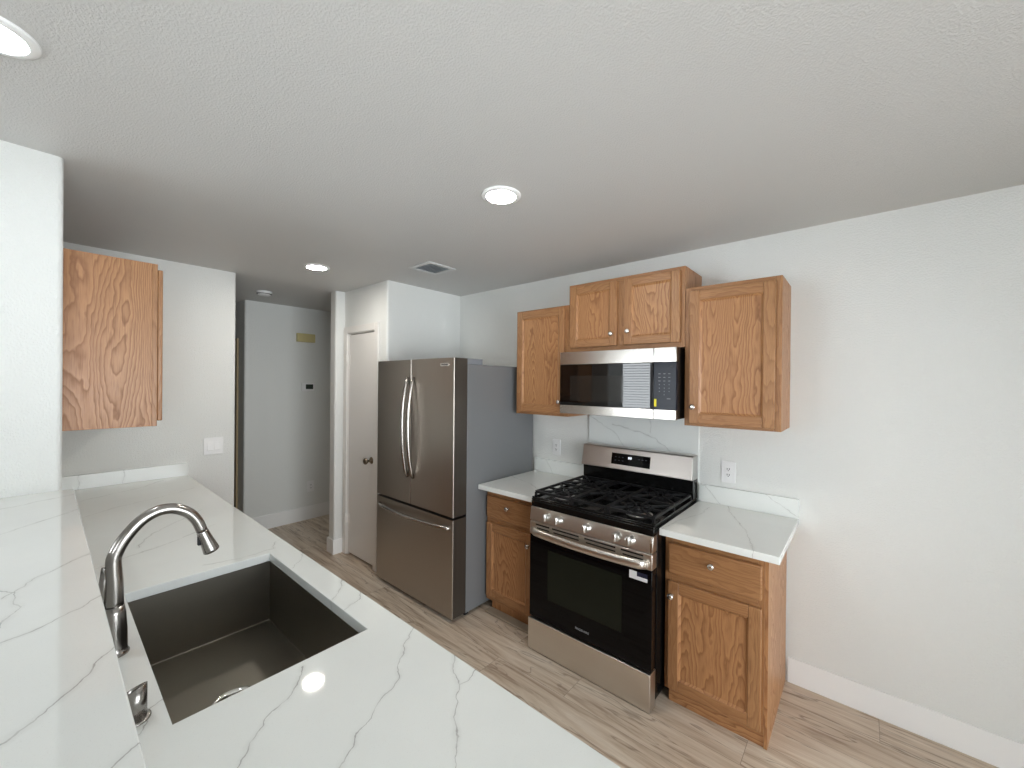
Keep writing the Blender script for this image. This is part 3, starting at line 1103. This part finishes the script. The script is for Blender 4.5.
bowed(d1, (XM - 0.036, RY, 0.905), (XM - 0.036, RY, 1.64), 0.052, 0.0135)
bowed(d2, (XM + 0.036, RY, 0.905), (XM + 0.036, RY, 1.64), 0.052, 0.0135)
bowed(d3, (RX0 + 0.045, RY, 0.632), (RX1 - 0.035, RY, 0.632), 0.050, 0.0135)
for x0 in (RX1 - 0.082, RX0 + 0.012):
    bx('hinge_cover', (x0, x0 + 0.078, -0.790 + 0.028, -0.615, 1.7335, 1.774), M_HINGEC, fr_, 0.004)
bdg = bx('badge', (-1.035, -0.945, RY - 0.0025, RY - 0.0003, 1.716, 1.738), M_CHROME, d2, 0.0008)
text('lettering', 'FRIGIDAIRE', 0.0135, (-0.990, RY - 0.0028, 1.727), FACE_MY, M_DARK, bdg)

# ------------------------------------------------------------------ gas range
rg = thing('gas_range', 'stainless gas range with black cooktop and black glass oven door', 'range', (0, -0.36, 0))
GX = 0.380
FYR = -0.714
bm = bmesh.new()
box(bm, -GX, GX, -0.655, -0.030, 0.035, 0.893, 0.002)
obj('body', bm, M_BLACK, rg)
for x in (-GX + 0.04, GX - 0.04):
    for y in (-0.635, -0.08):
        bm = bmesh.new()
        lathe(bm, [(0.0, 0.0005), (0.018, 0.0005), (0.018, 0.012), (0.010, 0.014), (0.010, 0.0345), (0.0, 0.0345)], (x, y, 0), (0, 0, 1), 16)
        obj('foot', bm, M_BLACKM, rg)
# drawer
bm = bmesh.new()
box(bm, -GX + 0.001, GX - 0.001, FYR - 0.012, -0.657, 0.005, 0.190, 0.003)
obj('storage_drawer', bm, M_STEELB, rg)
# oven door
bm = bmesh.new()
box(bm, -GX + 0.001, GX - 0.001, FYR, -0.657, 0.199, 0.694, 0.003)
od = obj('oven_door', bm, M_GLASSB, rg)
bm = bmesh.new()
box(bm, -GX + 0.001, GX - 0.001, FYR - 0.001, -0.657, 0.6945, 0.772, 0.003)
trimo = obj('door_trim', bm, M_STEELB, od, 'stainless strip across the door top')
bm = bmesh.new()
for a, b in ((-0.335, -0.235), (-0.215, -0.035), (0.0, 0.185), (0.215, 0.335)):
    box(bm, a, b, FYR - 0.0018, FYR - 0.0005, 0.754, 0.763)
    box(bm, a + 0.01, b, FYR - 0.0018, FYR - 0.0005, 0.735, 0.742)
obj('vent_slot', bm, M_DARK, trimo)
bm = bmesh.new()
box(bm, -0.245, 0.222, FYR - 0.0008, FYR - 0.0001, 0.332, 0.624, 0)
obj('window', bm, M_OVENWIN, od)
bm = bmesh.new()
pts = []
for k in range(25):
    u = k / 24
    x = -0.352 + 0.704 * u
    pts.append((x, FYR - 0.018 - 0.034 * (math.sin(PI * u)) ** 0.5 if 0 < u < 1 else FYR - 0.012, 0.722))
tube(bm, pts, [0.0225] * 25, 18, up=(0, 1, 0), flat=0.52)
for s in (-1, 1):
    box(bm, s * 0.352 - 0.012, s * 0.352 + 0.012, FYR - 0.022, FYR - 0.001, 0.708, 0.736, 0.004)
obj('handle', bm, M_STEELB, od)
text('lettering', 'FRIGIDAIRE', 0.0165, (-0.010, FYR - 0.0006, 0.247), FACE_MY, M_PRINT, od, 1.0, 1.05)
st = bx('sticker', (0.262, 0.302, FYR - 0.0009, FYR - 0.0002, 0.630, 0.670), M_STICK, od)
bx('sticker_band', (0.302, 0.356, FYR - 0.0009, FYR - 0.0002, 0.630, 0.648), M_STICK, od)
bx('sticker_print', (0.302, 0.356, FYR - 0.0008, FYR - 0.0002, 0.649, 0.670), M_NAVY, od)
# control panel
bm = bmesh.new()
prism(bm, [(FYR - 0.002, 0.778), (-0.657, 0.778), (-0.657, 0.857), (FYR + 0.010, 0.857)], 'x', -GX, GX, 0, 0.002)
cp = obj('control_panel', bm, M_STEELB, rg)
bx('panel_end', (GX - 0.0115, GX - 0.0005, FYR - 0.004, FYR + 0.004, 0.782, 0.853), M_STEEL, cp, 0.002)
for kx in (-0.252, -0.171, 0.012, 0.192, 0.265):
    bm = bmesh.new()
    base = (kx, FYR + 0.004, 0.818)
    lathe(bm, [(0.0, 0.0), (0.026, 0.0), (0.026, 0.004), (0.023, 0.008), (0.0215, 0.024), (0.019, 0.028), (0.0, 0.0285)], base, (0, -1, 0.13), 28)
    box(bm, kx - 0.0075, kx + 0.0075, FYR - 0.040, FYR - 0.022, 0.800, 0.842, 0.003)
    obj('knob', bm, M_ALU, cp)
# cooktop
bm = bmesh.new()
box(bm, -GX, GX, FYR + 0.012, -0.028, 0.8935, 0.906, 0.004)
box(bm, -GX, GX, FYR + 0.012, -0.6555, 0.858, 0.893, 0.003)
box(bm, -GX, -GX + 0.012, FYR + 0.016, -0.04, 0.9055, 0.915, 0.003)
box(bm, GX - 0.012, GX, FYR + 0.016, -0.04, 0.9055, 0.915, 0.003)
box(bm, -GX, GX, FYR + 0.016, FYR + 0.030, 0.9055, 0.915, 0.003)
ct_ = obj('cooktop', bm, M_BLACK, rg)
BUR = [(-0.235, -0.545, 0.050), (-0.235, -0.235, 0.040), (0.0, -0.385, 0.042), (0.235, -0.545, 0.055), (0.235, -0.235, 0.036)]
for bxx, by, br_ in BUR:
    bm = bmesh.new()
    lathe(bm, [(0.0, 0.0), (br_ + 0.018, 0.0), (br_ + 0.014, 0.003), (br_ + 0.004, 0.005), (br_, 0.007), (br_ - 0.002, 0.016), (0.0, 0.016)], (bxx, by, 0.9062), (0, 0, 1), 32)
    shiny = by < -0.5
    b_ = obj('burner', bm, M_ALU if shiny else M_IRON, ct_, 'aluminium burner head' if shiny else None)
    bm = bmesh.new()
    lathe(bm, [(0.0, 0.0162), (br_ - 0.003, 0.0162), (br_ - 0.001, 0.018), (br_ - 0.002, 0.023), (br_ - 0.008, 0.025), (0.0, 0.025)], (bxx, by, 0.9062), (0, 0, 1), 32)
    obj('burner_cap', bm, M_IRON, b_)


def bar_(bm, a, b, w=0.010, h=0.012):
    a, b = Vector(a), Vector(b)
    d = (b - a).normalized()
    s = Vector((-d.y, d.x, 0)) * (w / 2)
    z = Vector((0, 0, h))
    vs1 = [bm.verts.new(q) for q in (a - s, a + s, a + s - z, a - s - z)]
    vs2 = [bm.verts.new(q) for q in (b - s, b + s, b + s - z, b - s - z)]
    bm.faces.new(vs1[::-1])
    bm.faces.new(vs2)
    for i in range(4):
        bm.faces.new((vs1[i], vs1[(i + 1) % 4], vs2[(i + 1) % 4], vs2[i]))


GZ = 0.948


def grate(x0, x1, centres):
    bm = bmesh.new()
    y0, y1 = -0.672, -0.112
    for a, b in (((x0, y0), (x1, y0)), ((x0, y1), (x1, y1)), ((x0, y0), (x0, y1)), ((x1, y0), (x1, y1)), ((x0, (y0 + y1) / 2), (x1, (y0 + y1) / 2))):
        bar_(bm, (*a, GZ), (*b, GZ), 0.012, 0.014)
    for cx, cy_, r in centres:
        for k in range(8 if x1 - x0 > 0.2 else 4):
            n = 8 if x1 - x0 > 0.2 else 4
            a = 2 * PI * k / n
            dx, dy = math.cos(a), math.sin(a)
            lim = []
            ya, yb2 = (y0, (y0 + y1) / 2) if cy_ < (y0 + y1) / 2 - 0.05 else (((y0 + y1) / 2, y1) if cy_ > (y0 + y1) / 2 + 0.05 else (y0, y1))
            if abs(dx) > 1e-6:
                lim.append(((x1 if dx > 0 else x0) - cx) / dx)
            if abs(dy) > 1e-6:
                lim.append(((yb2 if dy > 0 else ya) - cy_) / dy)
            l = min(lim)
            if l > 0.035:
                bar_(bm, (cx + dx * 0.028, cy_ + dy * 0.028, GZ), (cx + dx * l, cy_ + dy * l, GZ), 0.008, 0.012)
        # ring around the burner
        n = 24
        rr = min(0.070, (x1 - x0) / 2 - 0.012)
        for k in range(n):
            a, b = 2 * PI * k / n, 2 * PI * (k + 1) / n
            bar_(bm, (cx + rr * math.cos(a), cy_ + rr * math.sin(a), GZ - 0.002), (cx + rr * math.cos(b), cy_ + rr * math.sin(b), GZ - 0.002), 0.007, 0.010)
    for x in (x0, x1):
        for y in (y0, (y0 + y1) / 2, y1):
            box(bm, x - 0.006, x + 0.006, y - 0.006, y + 0.006, 0.9157 if abs(x) > 0.34 else 0.9065, GZ - 0.010)
    return obj('grate', bm, M_IRON, ct_)


grate(-0.368, -0.118, [(-0.235, -0.545, 0.05), (-0.235, -0.235, 0.04)])
grate(-0.104, 0.104, [(0.0, -0.385, 0.04)])
grate(0.118, 0.368, [(0.235, -0.545, 0.05), (0.235, -0.235, 0.04)])
# backguard
bm = bmesh.new()
box(bm, -GX, GX, -0.095, -0.013, 0.9075, 1.030, 0.003)
bgd = obj('backguard', bm, M_BLACK, rg)
bm = bmesh.new()
prism(bm, [(-0.126, 1.034), (-0.124, 1.030), (-0.014, 1.030), (-0.014, 1.174), (-0.088, 1.174), (-0.096, 1.168)], 'x', -GX + 0.001, GX - 0.001, 0, 0.003)
fas = obj('fascia', bm, M_FASCIA, bgd, 'brushed stainless fascia')
bm = bmesh.new()
sl = math.atan2(0.030, 0.134)


def fas_pt(x, z, out):
    y = -0.126 + (z - 1.034) / 0.134 * 0.030
    return (x, y - out * math.cos(sl), z - out * math.sin(sl) * -1)


v1 = [bm.verts.new(fas_pt(x, z, -0.002)) for x, z in ((-0.150, 1.064), (0.120, 1.064), (0.120, 1.137), (-0.150, 1.137))]
v2 = [bm.verts.new(fas_pt(x, z, 0.0012)) for x, z in ((-0.150, 1.064), (0.120, 1.064), (0.120, 1.137), (-0.150, 1.137))]
bm.faces.new(v2)
bm.faces.new(v1[::-1])
for i in range(4):
    bm.faces.new((v1[i], v1[(i + 1) % 4], v2[(i + 1) % 4], v2[i]))
dsp = obj('display', bm, M_GLASSB, fas)
ROTD = Matrix.Rotation(PI / 2 - sl, 4, 'X')
text('digits', '00', 0.021, fas_pt(-0.018, 1.112, 0.0016), ROTD, M_DIGIT, dsp, 1.0, 1.35)
bm = bmesh.new()
for i in range(3):
    for j in range(2):
        c = Vector(fas_pt(-0.120 + i * 0.026, 1.090 + j * 0.022, 0.0014))
        box(bm, c.x - 0.005, c.x + 0.005, c.y - 0.0003, c.y + 0.0003, c.z - 0.002, c.z + 0.002)
obj('key_print', bm, M_DIM, dsp)
bm = bmesh.new()
for i in range(3):
    c = Vector(fas_pt(0.045 + i * 0.024, 1.112, 0.0014))
    box(bm, c.x - 0.006, c.x + 0.006, c.y - 0.0003, c.y + 0.0003, c.z - 0.0015, c.z + 0.0015)
obj('key_print', bm, M_DIM, dsp)
bx('end_cap', (GX - 0.004, GX + 0.001, -0.110, -0.030, 1.028, 1.168), M_ALU, bgd, 0.001)

# ------------------------------------------------------------------ microwave
mw = thing('microwave', 'stainless over-the-range microwave hanging above the range', 'microwave', (0, -0.2, 1.41))
MY = -0.408
bm = bmesh.new()
box(bm, -0.378, 0.378, -0.380, -0.012, 1.413, 1.8120, 0.003)
obj('body', bm, M_BLACK, mw)
SXM = 0.2545


def mw_front(parent_name, x0, x1):
    bm = bmesh.new()
    box(bm, x0, x1, MY, -0.3805, 1.7295, 1.812, 0.0025, 0)
    box(bm, x0, x1, MY + 0.0005, -0.3805, 1.4665, 1.729, 0.0015, 1)
    box(bm, x0, x1, MY, -0.3805, 1.410, 1.466, 0.0025, 0)
    return bm


md = obj('door', mw_front('door', -0.3795, SXM - 0.001), [M_STEEL, M_MGLASS], mw)
mp = obj('control_panel', mw_front('panel', SXM + 0.001, 0.3795), [M_STEEL, M_MPANEL], mw)
bx('window', (-0.300, 0.072, MY - 0.0001, MY + 0.0004, 1.494, 1.657), M_MWIN, md)
bx('pull_strip', (0.236, 0.250, MY - 0.003, MY + 0.0003, 1.470, 1.725), M_BLACKM, md, 0.001)
bx('badge', (0.345, 0.360, MY - 0.0004, MY + 0.0004, 1.700, 1.709), M_DARK, mp)
bm = bmesh.new()
for j, row in enumerate((1.665, 1.645, 1.625, 1.605, 1.585, 1.567, 1.549)):
    for i in range(3):
        if j < 6 or i == 1:
            x = 0.288 + 0.027 * i
            w_, h_ = (0.006, 0.0012) if j < 3 else (0.0018, 0.0022)
            box(bm, x - w_, x + w_, MY - 0.0003, MY + 0.0004, row - h_, row + h_)
obj('key_print', bm, M_PRINT, mp)
bx('key_bar', (0.330, 0.350, MY - 0.0003, MY + 0.0004, 1.525, 1.529), M_PRINT, mp)
bx('sticker', (0.259, 0.272, MY - 0.0006, MY + 0.0004, 1.482, 1.524), M_YELL, mp)
bm = bmesh.new()
box(bm, -0.33, 0.33, -0.36, -0.08, 1.409, 1.4125, 0.001)
obj('vent_plate', bm, M_BLACKM, mw)


# ------------------------------------------------------------------ ceiling fittings
def downlight(x, y, lens_r, trim_r, label, glow=None):
    r = thing('recessed_light', label, 'ceiling light', (x, y, H), 'recessed ceiling lights')
    bm = bmesh.new()
    lathe(bm, [(trim_r, -0.0003), (trim_r, -0.004), (trim_r - 0.004, -0.007), (lens_r + 0.002, -0.010), (lens_r + 0.0005, -0.0095), (lens_r + 0.0005, -0.0003)], (x, y, H), (0, 0, 1), 48)
    obj('trim_ring', bm, M_TRIM, r)
    bm = bmesh.new()
    lathe(bm, [(lens_r, -0.0005), (lens_r, -0.006), (lens_r * 0.9, -0.0085), (0.0, -0.0095)], (x, y, H), (0, 0, 1), 48)
    obj('lens', bm, glow or M_LAMP, r)
    return r


downlight(-0.465, -2.746, 0.066, 0.088, 'round recessed ceiling light over the raised bar, cut by the picture edge', M_LAMPC)
downlight(-0.090, -1.313, 0.066, 0.088, 'round recessed ceiling light in the middle of the kitchen ceiling')
downlight(-1.903, -1.345, 0.066, 0.088, 'round recessed ceiling light nearest the hallway')

vt_ = thing('ceiling_vent', 'small square louvred vent in the ceiling before the refrigerator', 'vent', (-1.258, -0.786, H))
bm = bmesh.new()
vx0, vx1, vy0, vy1 = -1.382, -1.138, -0.908, -0.664
fwv = 0.03
for d in ((vx0, vx1, vy0, vy0 + fwv), (vx0, vx1, vy1 - fwv, vy1), (vx0, vx0 + fwv, vy0 + fwv, vy1 - fwv), (vx1 - fwv, vx1, vy0 + fwv, vy1 - fwv)):
    box(bm, *d, H - 0.008, H - 0.0005, 0.002)
obj('frame', bm, M_VENTW, vt_)
bm = bmesh.new()
for k in range(8):
    y = vy0 + fwv + 0.008 + k * 0.0225
    prism(bm, [(y, H - 0.011), (y + 0.0015, H - 0.011), (y + 0.012, H - 0.003), (y + 0.0105, H - 0.003)], 'x', vx0 + fwv, vx1 - fwv)
obj('louvre', bm, M_VENTW, vt_)
bx('duct', (vx0 + fwv, vx1 - fwv, vy0 + fwv, vy1 - fwv, H - 0.0015, H - 0.0005), plain('grey_duct', srgb(150, 160, 168), 0.6), vt_)

sd = thing('smoke_detector', 'round white smoke detector on the hallway ceiling', 'smoke detector', (-3.135, -1.30, H))
bm = bmesh.new()
lathe(bm, [(0.0, -0.0005), (0.066, -0.0005), (0.066, -0.012), (0.064, -0.022)], (-3.135, -1.30, H), (0, 0, 1), 36)
lathe(bm, [(0.064, -0.022), (0.056, -0.024), (0.055, -0.028)], (-3.135, -1.30, H), (0, 0, 1), 36, 1)
lathe(bm, [(0.055, -0.028), (0.054, -0.033), (0.044, -0.038), (0.0, -0.039)], (-3.135, -1.30, H), (0, 0, 1), 36)
obj('housing', bm, [M_WPLAST, M_DARK], sd)


# ------------------------------------------------------------------ wall fittings
def face_box(bm, plane, at, s, u0, u1, w0, w1, z0, z1, bev=0.0, mi=0):
    """box on a wall: plane 'x' means the wall looks along x; w measured out of the wall in direction s"""
    a, b = at + s * w0, at + s * w1
    if plane == 'x':
        box(bm, a, b, u0, u1, z0, z1, bev, mi)
    else:
        box(bm, u0, u1, a, b, z0, z1, bev, mi)


def outlet(plane, at, s, u, z, w, h, label):
    loc = (at, u, z - h / 2) if plane == 'x' else (u, at, z - h / 2)
    r = thing('wall_outlet', label, 'outlet', loc, 'duplex wall outlets')
    bm = bmesh.new()
    face_box(bm, plane, at, s, u - w / 2, u + w / 2, 0.0005, 0.006, z - h / 2, z + h / 2, 0.002)
    face_box(bm, plane, at, s, u - 0.0175, u + 0.0175, 0.0062, 0.0068, z - 0.034, z + 0.034, 0.0, 0)
    obj('plate', bm, M_WPLAST, r)
    for dz in (-0.017, 0.017):
        bm = bmesh.new()
        face_box(bm, plane, at, s, u - 0.015, u + 0.015, 0.0069, 0.0082, z + dz - 0.0135, z + dz + 0.0135, 0.0005)
        for du in (-0.006, 0.006):
            face_box(bm, plane, at, s, u + du - 0.0014, u + du + 0.0014, 0.0078, 0.0086, z + dz - 0.003, z + dz + 0.007, 0, 1)
        face_box(bm, plane, at, s, u - 0.0022, u + 0.0022, 0.0078, 0.0086, z + dz - 0.010, z + dz - 0.006, 0, 1)
        obj('socket', bm, [M_WPLAST, M_DARK], r)
    return r


outlet('y', 0, -1, 0.550, 1.091, 0.075, 0.126, 'white duplex outlet above the free-ended quartz top')
outlet('y', 0, -1, -0.681, 1.103, 0.075, 0.122, 'white duplex outlet between refrigerator and range backsplash')
outlet('x', XH, 1, -0.613, 0.381, 0.078, 0.125, 'white duplex outlet low on the hallway wall')

sw = thing('light_switch', 'white double rocker switch plate on the wall at the counter end', 'light switch', (XK, -1.812, 1.045))
bm = bmesh.new()
face_box(bm, 'x', XK, 1, -1.873, -1.751, 0.0005, 0.006, 1.046, 1.173, 0.002)
obj('plate', bm, M_WPLAST, sw)
for u in (-1.835, -1.789):
    bm = bmesh.new()
    prism(bm, [(XK + 0.0062, 1.076), (XK + 0.0115, 1.078), (XK + 0.008, 1.141), (XK + 0.0062, 1.143)], 'y', u - 0.0165, u + 0.0165)
    obj('rocker', bm, M_WPLAST, sw)

th = thing('thermostat', 'white thermostat with small grey display on the hallway wall', 'thermostat', (XH, -0.66, 1.495))
bm = bmesh.new()
face_box(bm, 'x', XH, 1, -0.728, -0.590, 0.0005, 0.026, 1.493, 1.587, 0.005)
obj('housing', bm, M_WPLAST, th)
bm = bmesh.new()
face_box(bm, 'x', XH, 1, -0.685, -0.603, 0.0255, 0.0272, 1.516, 1.571, 0.0)
obj('screen', bm, M_SCREEN, th)
bm = bmesh.new()
face_box(bm, 'x', XH, 1, -0.785, -0.590, 0.0005, 0.045, 2.056, 2.152, 0.004)
for k in range(4):
    face_box(bm, 'x', XH, 1, -0.72, -0.60, 0.0445, 0.0462, 2.072 + k * 0.018, 2.078 + k * 0.018, 0.0)
ch = obj('door_chime', bm, M_CREAM, None, origin=(XH, -0.69, 2.056))
tag(ch, 'yellowed cream door chime box high on the hallway wall', 'door chime')
